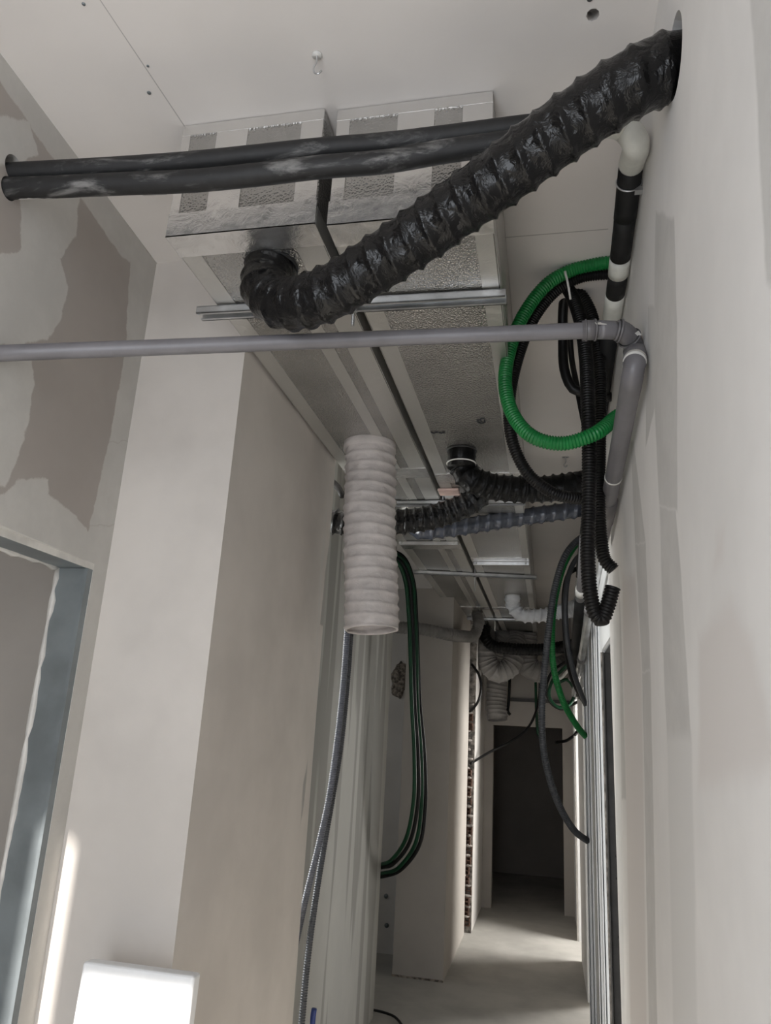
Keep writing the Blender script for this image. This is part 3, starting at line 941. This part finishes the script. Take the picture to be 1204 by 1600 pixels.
# ------------------------------------------------------------------ other hoses
white = [(-0.683, 2.680, 2.813), (-0.673, 2.680, 2.678), (-0.667, 2.675, 2.520), (-0.654, 2.670, 2.367), (-0.639, 2.665, 2.219), (-0.626, 2.660, 2.065)]
w0 = Vector(white[0]); white[0] = (w0.x, w0.y, 2.80)
hose('flexible_duct_hose', 'fat off-white ribbed hose hanging straight down from the left duct', white, 0.098, MAT['white_film'], (0.042, 0.0045, 'wire', True),
     ((0, 0, -1), 0.03), None, seg=56, wrinkle=0.004, open_end=True, tie=False, collar_mat=MAT['white_film'], flange=False)

b2 = [(-0.329, 2.763, 2.800)] + [(-0.329, 2.800, 2.746), (-0.295, 2.800, 2.692), (-0.209, 2.830, 2.668), (-0.060, 2.860, 2.663), (0.088, 2.870, 2.677)] + [(0.250, 3.134, 2.786), (0.360, 3.932, 3.071)]
hose('flexible_duct_hose', 'matt black ribbed hose bending from the right duct to the right wall', b2, 0.052, MAT['black_matt'], (0.034, 0.006, 'wire', True),
     ((0, 0, -1), 0.075), 'black film hoses', seg=36, wrinkle=0.002)
b3 = [(-0.273, 3.194, 2.800)] + [(-0.289, 3.220, 2.776), (-0.337, 3.220, 2.725), (-0.437, 3.220, 2.680), (-0.549, 3.200, 2.642), (-0.662, 3.180, 2.622), (-0.820, 3.160, 2.614), (-0.966, 3.140, 2.615), (-1.104, 3.140, 2.624)]
hose('flexible_duct_hose', 'shiny black ribbed hose passing behind the white hanging hose', b3, 0.055, MAT['black_film'], (0.040, 0.007, 'wire', True),
     ((0, 0, -1), 0.05), 'black film hoses', seg=36, wrinkle=0.003)
b4 = [(-0.689, 3.617, 2.800)] + [(-0.684, 3.620, 2.750), (-0.635, 3.620, 2.702), (-0.521, 3.620, 2.708), (-0.299, 3.660, 2.752), (-0.078, 3.700, 2.800), (0.144, 3.740, 2.844), (0.239, 3.750, 2.863)] + [(0.250, 3.309, 2.737), (0.360, 4.247, 3.041)]
hose('flexible_duct_hose', 'dark blue-grey ribbed hose from a silver collar across to the right wall', b4, 0.043, MAT['navy_film'], (0.056, 0.006, 'wire', True),
     ((0, 0, -1), 0.06), None, seg=32, wrinkle=0.002, collar_mat=MAT['tape'])
b5 = [(-0.270, 5.945, 2.800)] + [(-0.274, 6.050, 2.736), (-0.218, 6.050, 2.665), (-0.078, 6.050, 2.658), (0.096, 6.050, 2.692)] + [(0.250, 5.067, 2.585), (0.360, 6.641, 2.865)]
hose('flexible_duct_hose', 'small white ribbed elbow hose from the right duct to the right wall', b5, 0.052, MAT['white_pvc'], (0.050, 0.010, 'wire', True),
     ((0, 0, -1), 0.05), None, seg=28, tie=False, collar_mat=MAT['white_pvc'])
b6 = [(-0.639, 6.895, 2.800)] + [(-0.612, 6.750, 2.679), (-0.634, 6.700, 2.586), (-0.703, 6.300, 2.510), (-0.806, 5.980, 2.486), (-0.973, 5.880, 2.504), (-1.174, 5.850, 2.510), (-1.491, 5.850, 2.528)]
hose('flexible_duct_hose', 'grey ribbed hose running left in front of the plaster column', b6, 0.047, MAT['grey_film'], (0.03, 0.004, 'wire', True),
     ((0, 0, -1), 0.07), None, seg=28, tie=False, collar_mat=MAT['white_pvc'])
b7 = [(-0.634, 7.726, 2.800)] + [(-0.624, 7.620, 2.676), (-0.551, 7.600, 2.592), (-0.410, 7.580, 2.563), (-0.098, 7.550, 2.557), (0.146, 7.520, 2.586)] + [(0.250, 6.890, 2.534), (0.360, 9.306, 2.820)]
hose('flexible_duct_hose', 'far black hose crossing above the two big grey loops', b7, 0.058, MAT['black_matt'], (0.03, 0.004, 'wire', True),
     ((0, 0, -1), 0.05), 'black film hoses', seg=28, tie=False)
b8 = [(-0.662, 8.069, 2.800)] + [(-0.641, 7.850, 2.606), (-0.612, 7.850, 2.450), (-0.514, 7.860, 2.351), (-0.386, 7.880, 2.409), (-0.337, 7.920, 2.557)] + [(-0.334, 8.156, 2.800)]
hose('flexible_duct_hose', 'big grey ribbed hose loop, left of the two below the far duct end', b8, 0.105, MAT['grey_film'], (0.045, 0.008, 'wire', True),
     None, 'grey looped hoses at the far duct end', seg=32)
b9 = [(-0.22, 8.12, 2.80)] + [(-0.226, 8.150, 2.599), (-0.199, 8.150, 2.440), (-0.094, 8.160, 2.392), (0.064, 8.200, 2.427)] + [(0.250, 8.463, 2.532), (0.360, 10.731, 2.768)]
hose('flexible_duct_hose', 'big grey ribbed hose loop, right of the two below the far duct end', b9, 0.110, MAT['grey_film'], (0.045, 0.008, 'wire', True),
     None, 'grey looped hoses at the far duct end', seg=32)
b10 = [(-0.436, 8.025, 2.800)] + [(-0.514, 8.250, 2.519), (-0.538, 8.250, 2.248), (-0.543, 8.250, 2.081), (-0.525, 8.220, 1.885)]
hose('flexible_duct_hose', 'grey ribbed hose hanging with its open end above the dark doorway', b10, 0.105, MAT['grey_film'], (0.045, 0.007, 'wire', True),
     None, 'grey looped hoses at the far duct end', seg=32, open_end=True)

# ------------------------------------------------------------------ conduits and cables
def conduit(label, pts, r, mat, group=None, rib=True, name='corrugated_conduit', cat='conduit', open_end=False, pitch=None):
    kw = dict(seg=14)
    if rib:
        pt = pitch or max(0.0075, r * 0.45)
        kw['rib'] = (pt, r * 0.09, 'wave', False)
    else:
        kw['step'] = max(0.02, r * 1.5)
    V, F = tube_data(pts, r, open_end=open_end, **kw)
    o = link(name, V, F, mat)
    return tag(o, label, cat, group)

G1 = 'conduits looped at the right wall'
conduit('thick bright green corrugated conduit in a big loop beside the ducts', [(0.213, 2.030, 3.102)] + [(0.176, 2.030, 3.105), (0.092, 2.050, 3.106), (0.012, 2.050, 3.065), (-0.058, 2.050, 2.972), (-0.103, 2.040, 2.850), (-0.118, 2.020, 2.714), (-0.090, 2.000, 2.598), (-0.033, 1.980, 2.525), (0.045, 1.980, 2.506), (0.131, 1.980, 2.533), (0.192, 2.030, 2.601)] + [(0.217, 2.036, 2.620)],
        0.0195, MAT['green'], G1)
conduit('black corrugated conduit lying inside the big green loop', [(0.224, 2.090, 3.103)] + [(0.180, 2.090, 3.107), (0.104, 2.100, 3.107), (0.031, 2.110, 3.071), (-0.036, 2.120, 2.986), (-0.083, 2.120, 2.859), (-0.110, 2.120, 2.708), (-0.101, 2.130, 2.576), (-0.055, 2.160, 2.483), (0.020, 2.180, 2.426), (0.096, 2.220, 2.421)] + [(0.217, 2.628, 2.564)],
        0.0175, MAT['black_conduit'], G1)
conduit('black corrugated conduit hanging low with an upturned open end', [(0.064, 2.150, 3.115)] + [(0.084, 2.130, 3.054), (0.105, 2.100, 2.947), (0.116, 2.080, 2.816), (0.117, 2.050, 2.656), (0.117, 2.050, 2.479), (0.112, 2.050, 2.328), (0.107, 2.050, 2.201), (0.112, 2.050, 2.096), (0.124, 2.050, 2.045), (0.138, 2.050, 2.031), (0.152, 2.050, 2.059), (0.170, 2.050, 2.118)],
        0.0195, MAT['black_conduit'], G1, open_end=True)
conduit('black corrugated conduit hanging right of the others, hooked against the wall', [(0.071, 2.190, 3.133)] + [(0.102, 2.200, 3.121), (0.137, 2.210, 3.063), (0.158, 2.210, 2.950), (0.165, 2.200, 2.788), (0.157, 2.200, 2.596), (0.150, 2.200, 2.412), (0.154, 2.200, 2.285), (0.163, 2.200, 2.227), (0.186, 2.200, 2.199)],
        0.0185, MAT['black_conduit'], G1)
conduit('smooth black cable pulled into a short inner loop below the tie', [(0.068, 2.220, 3.146)] + [(0.058, 2.260, 3.116), (0.056, 2.320, 3.018), (0.061, 2.340, 2.909), (0.088, 2.350, 2.846), (0.129, 2.360, 2.835)] + [(0.217, 2.477, 2.872)],
        0.0165, MAT['black_conduit'], G1, rib=False)
conduit('thin black cable slanting down behind the hanging black conduits', [(0.075, 2.240, 3.143)] + [(0.081, 2.420, 3.149), (0.091, 2.520, 3.050), (0.105, 2.500, 2.938), (0.124, 2.500, 2.814), (0.143, 2.500, 2.693), (0.158, 2.520, 2.559)],
        0.0105, MAT['black_conduit'], G1, rib=False)
tie = tube('cable_tie', [(0.057, 2.000, 3.066), (0.064, 2.000, 3.030), (0.073, 2.030, 2.988)], 0.0035, MAT['zip'], None, seg=8, step=0.01)
tag(tie, 'white cable tie holding up the green and black loops', 'cable tie')

G2 = 'cables hanging at the right wall'
conduit('grey corrugated conduit sweeping down to the right in front of the dark doorway', [(0.270, 4.600, 2.941)] + [(0.203, 4.550, 2.908), (0.109, 4.500, 2.792), (0.040, 4.500, 2.580), (0.004, 4.500, 2.332), (-0.023, 4.550, 2.096), (-0.039, 4.600, 1.861), (-0.026, 4.700, 1.629), (0.039, 4.850, 1.390), (0.134, 5.050, 1.211), (0.240, 5.350, 1.108)] + [(0.300, 5.827, 1.040)],
        0.0195, MAT['grey_conduit'], G2, pitch=0.014)
conduit('bright green conduit curving down to the right beside the grey one', [(0.279, 4.750, 2.969)] + [(0.209, 4.700, 2.935), (0.112, 4.650, 2.787), (0.048, 4.650, 2.569), (0.024, 4.650, 2.353), (0.030, 4.700, 2.148), (0.079, 4.850, 1.970), (0.165, 5.100, 1.827), (0.252, 5.400, 1.742)] + [(0.300, 5.616, 1.715)],
        0.0190, MAT['green'], G2, pitch=0.014)
conduit('dark grey cable arching down to the white studs, right of the green one', [(0.273, 4.900, 2.913)] + [(0.204, 4.900, 2.879), (0.142, 4.900, 2.776), (0.111, 4.900, 2.574), (0.121, 4.950, 2.335), (0.160, 5.050, 2.144), (0.212, 5.200, 2.014), (0.260, 5.400, 1.930)] + [(0.300, 5.464, 1.883)],
        0.0165, MAT['grey_conduit'], G2, rib=False)
conduit('black cable making a tight arch above the small white elbow hose', [(0.271, 5.200, 2.878)] + [(0.206, 5.200, 2.859), (0.146, 5.200, 2.823), (0.114, 5.200, 2.715), (0.109, 5.250, 2.546), (0.120, 5.300, 2.335), (0.154, 5.400, 2.151), (0.211, 5.500, 2.030)] + [(0.300, 5.938, 1.965)],
        0.0165, MAT['black_conduit'], G2, rib=False)

G3 = 'conduits hanging in front of the plaster column'
offs = ((0, 0, 0, 'green_dark', 'dark green conduit hanging before the column, leftmost of four'),
        (5, 6, 0.05, 'black_conduit', 'black conduit hanging before the column, second from the left'),
        (9, 14, 0.12, 'green_dark', 'dark green conduit hanging before the column, third and lower loop'),
        (14, 10, 0.16, 'black_conduit', 'black conduit hanging before the column, rightmost of four'))
for dx, dy, dyy, m, lab in offs:
    ctr = {0: [(-1.037, 4.550, 2.798), (-0.949, 4.620, 2.764), (-0.904, 4.680, 2.663), (-0.876, 4.720, 2.442), (-0.856, 4.750, 2.161), (-0.841, 4.780, 1.886), (-0.818, 4.820, 1.580), (-0.821, 4.880, 1.314), (-0.876, 4.980, 1.078), (-0.986, 5.120, 0.928), (-1.072, 5.260, 0.874), (-1.180, 5.400, 0.837)],
           5: [(-1.045, 4.620, 2.831), (-0.944, 4.680, 2.786), (-0.887, 4.720, 2.672), (-0.862, 4.760, 2.448), (-0.844, 4.800, 2.166), (-0.831, 4.840, 1.889), (-0.804, 4.880, 1.579), (-0.802, 4.940, 1.311), (-0.858, 5.020, 1.056), (-0.977, 5.140, 0.903), (-1.075, 5.280, 0.852), (-1.183, 5.420, 0.814)],
           9: [(-1.060, 4.720, 2.864), (-0.940, 4.740, 2.817), (-0.876, 4.780, 2.684), (-0.852, 4.820, 2.458), (-0.834, 4.860, 2.172), (-0.824, 4.900, 1.892), (-0.793, 4.940, 1.579), (-0.790, 5.000, 1.269), (-0.835, 5.080, 1.032), (-0.950, 5.160, 0.876), (-1.069, 5.300, 0.814), (-1.185, 5.440, 0.775)],
           14: [(-1.065, 4.780, 2.896), (-0.944, 4.800, 2.840), (-0.879, 4.840, 2.696), (-0.854, 4.880, 2.467), (-0.836, 4.920, 2.178), (-0.818, 4.960, 1.895), (-0.782, 5.000, 1.578), (-0.775, 5.060, 1.266), (-0.809, 5.100, 1.031), (-0.932, 5.180, 0.867), (-1.071, 5.320, 0.792), (-1.188, 5.460, 0.751)]}[dx]
    conduit(lab, ctr, 0.0125, MAT[m], G3, rib=False)

G4 = 'conduits hanging below the white hose'
conduit('blue-grey corrugated conduit below the white hose, left of the two', [(-0.812, 2.980, 2.386), (-0.807, 2.980, 2.223), (-0.806, 2.980, 2.065), (-0.808, 2.980, 1.860), (-0.821, 2.990, 1.639), (-0.840, 3.000, 1.447), (-0.872, 3.020, 1.281), (-0.920, 3.050, 1.069), (-0.964, 3.100, 0.866), (-0.989, 3.140, 0.712)],
        0.0125, MAT['blue_grey_conduit'], G4, pitch=0.009)
conduit('blue-grey corrugated conduit below the white hose, hanging straighter on the right', [(-0.825, 3.080, 2.409), (-0.819, 3.080, 2.240), (-0.817, 3.080, 2.077), (-0.819, 3.080, 1.866), (-0.829, 3.080, 1.637), (-0.849, 3.080, 1.440), (-0.868, 3.080, 1.274), (-0.888, 3.080, 1.066), (-0.901, 3.080, 0.867), (-0.906, 3.080, 0.635), (-0.909, 3.080, 0.452)],
        0.0125, MAT['grey_conduit'], G4, pitch=0.009)

G5 = 'thin cables at the far end'
far = [
    ('thin black cable drooping from the grey loops to the broken brick edge', [(-0.089, 8.300, 2.403)] + [(-0.096, 8.300, 2.170), (-0.136, 8.250, 1.970), (-0.226, 8.200, 1.803), (-0.398, 8.100, 1.667), (-0.577, 7.900, 1.566)] + [(-0.729, 7.520, 1.458)], 0.0125, 'black_conduit'),
    ('thin black cable bowing out from the brick wall top, left of the hanging grey hose', [(-0.740, 7.550, 2.392)] + [(-0.664, 7.500, 2.285), (-0.641, 7.480, 2.162), (-0.664, 7.480, 2.040), (-0.720, 7.500, 1.960)] + [(-0.779, 7.540, 1.916)], 0.0125, 'black_conduit'),
    ('black cable hanging straight with a hooked tip, right of the hanging grey hose', [(-0.448, 9.249, 2.850)] + [(-0.415, 8.500, 2.338), (-0.427, 8.500, 2.064), (-0.433, 8.500, 1.983), (-0.406, 8.500, 1.951)], 0.016, 'black_conduit'),
    ('dark green cable hanging before the top of the dark doorway', [(-0.16, 8.5, 3.11), (-0.140, 8.550, 2.387)] + [(-0.133, 8.550, 2.148), (-0.127, 8.550, 1.946), (-0.114, 8.550, 1.780), (-0.094, 8.550, 1.735)], 0.015, 'green_dark'),
    ('black cable rising from the doorway side to the right wall', [(0.074, 8.620, 1.691)] + [(0.166, 8.500, 1.710), (0.230, 8.200, 1.751)] + [(0.250, 7.103, 1.799)], 0.016, 'black_conduit'),
    ('dark green cable coiled on the far right beside the bright green conduit', [(0.220, 5.879, 2.262)] + [(0.145, 7.600, 2.385), (0.034, 7.600, 2.258), (0.009, 7.600, 2.106), (0.092, 7.600, 2.020), (0.200, 7.600, 2.055), (0.244, 7.600, 2.176), (0.173, 7.550, 2.279), (0.070, 7.550, 2.226)], 0.016, 'green_dark'),
    ('black cable in a wide hanging ring on the far right', [(0.220, 6.030, 2.227)] + [(0.160, 7.700, 2.456), (0.036, 7.700, 2.358), (-0.021, 7.700, 2.202), (0.021, 7.700, 2.063), (0.130, 7.700, 2.007), (0.239, 7.700, 2.061)] + [(0.220, 5.982, 2.057)], 0.014, 'black_conduit'),
    ('short pale cable end in the far right coil', [(0.220, 6.266, 2.322)] + [(0.171, 7.450, 2.343), (0.111, 7.450, 2.281), (0.058, 7.450, 2.291)], 0.014, 'zip'),
]
for lab, pts, r, m in far:
    conduit(lab, pts, r, MAT[m], G5, rib=False, name='cable', cat='cable')
conduit('black cable end sticking out of the dark opening, left of the white hose', [(-1.097, 3.400, 2.923), (-1.052, 3.400, 2.898), (-1.010, 3.380, 2.857), (-0.978, 3.360, 2.807)], 0.016, MAT['black_conduit'], None, rib=False, name='cable', cat='cable')

# track on the far wall
t = thing('wall_track', 'dark steel track fixed across the far wall above the dark doorway', 'track', (-0.045, 8.670, 2.117))
q = (-0.045, 8.670, 2.117)
box('track_web', -0.42, 0.25, 8.655, 8.6895, q[2] - 0.015, q[2] + 0.02, MAT['stud_dark'], t)
box('track_lip', -0.42, 0.25, 8.640, 8.655, q[2] - 0.015, q[2] - 0.010, MAT['stud_dark'], t)

# ------------------------------------------------------------------ small things
q = (-0.482, 1.207, 3.120)
t = thing('ceiling_hook', 'small wire hook screwed to the ceiling above the ducts', 'hook', q)
V, F = cyl_data((q[0], q[1], H - 0.004), (q[0], q[1], H - 0.0002), 0.011, 18)
link('anchor_plate', V, F, MAT['zip'], t)
V, F = tube_data([(q[0], q[1], H - 0.001), (q[0], q[1], H - 0.022), (q[0] - 0.005, q[1] + 0.002, H - 0.034), (q[0] - 0.002, q[1] + 0.003, H - 0.047), (q[0] + 0.007, q[1] + 0.003, H - 0.050), (q[0] + 0.013, q[1] + 0.003, H - 0.043)], 0.0019, seg=8, step=0.003)
link('wire_hook', V, F, MAT['galv'], t)
q = (0.094, 3.716, 3.120)
t = thing('ceiling_hook', 'tiny metal clip on the ceiling between the green loop and the black hose', 'hook', q)
box('anchor_plate', q[0] - 0.016, q[0] + 0.016, q[1] - 0.008, q[1] + 0.008, H - 0.003, H - 0.0003, MAT['galv'], t)
V, F = tube_data([(q[0], q[1], H - 0.002), (q[0], q[1], H - 0.03), (q[0] - .008, q[1], H - 0.045), (q[0], q[1], H - 0.056), (q[0] + .008, q[1], H - 0.048)], 0.003, seg=8, step=0.004)
link('wire_hook', V, F, MAT['galv'], t)

# white board leaning on the pillar, in the sun
V, F = box_data(-1.035, -0.762, 1.735, 1.772, 0.0, 1.180, 0.007, 3)
V = [Vector((v.x, v.y + (v.z - 1.18) * -0.0 + (v.z / 1.18) * 0.06 - 0.06, v.z)) for v in V]
tag(link('white_board', V, F, MAT['foam'], None, smooth=False), 'blank white board leaning on the pillar, overlit by the sun', 'board')

# pinkish board scrap lying on the channel, seen past the black hoses
q = (-0.445, 3.258, 2.790)
tag(box('board_scrap', q[0] - 0.045, q[0] + 0.05, q[1] - 0.03, q[1] + 0.05, 2.7855, 2.7965, MAT['pink'], None, 0.002), 'pinkish scrap tucked under the ducts beside the black hose bend', 'scrap')

# bits on the floor
pts = [(-1.102, 5.334, 0.010), (-1.021, 5.284, 0.020), (-0.954, 5.258, 0.015), (-0.899, 5.183, 0.010), (-0.842, 5.025, 0.010)]
tag(tube('wire_offcut', pts, 0.008, MAT['black_conduit'], None, seg=8, step=0.02), 'thin wire offcut lying on the floor by the striped wall', 'wire')
V, F = tube_data([(-1.009, 3.600, 0.481), (-1.009, 3.600, 0.511), (-1.006, 3.600, 0.540)], 0.012, seg=14, step=0.01)
tag(link('conduit_cap', V, F, MAT['blue'], None), 'small blue cap at the bottom beside the hanging conduits', 'cap')
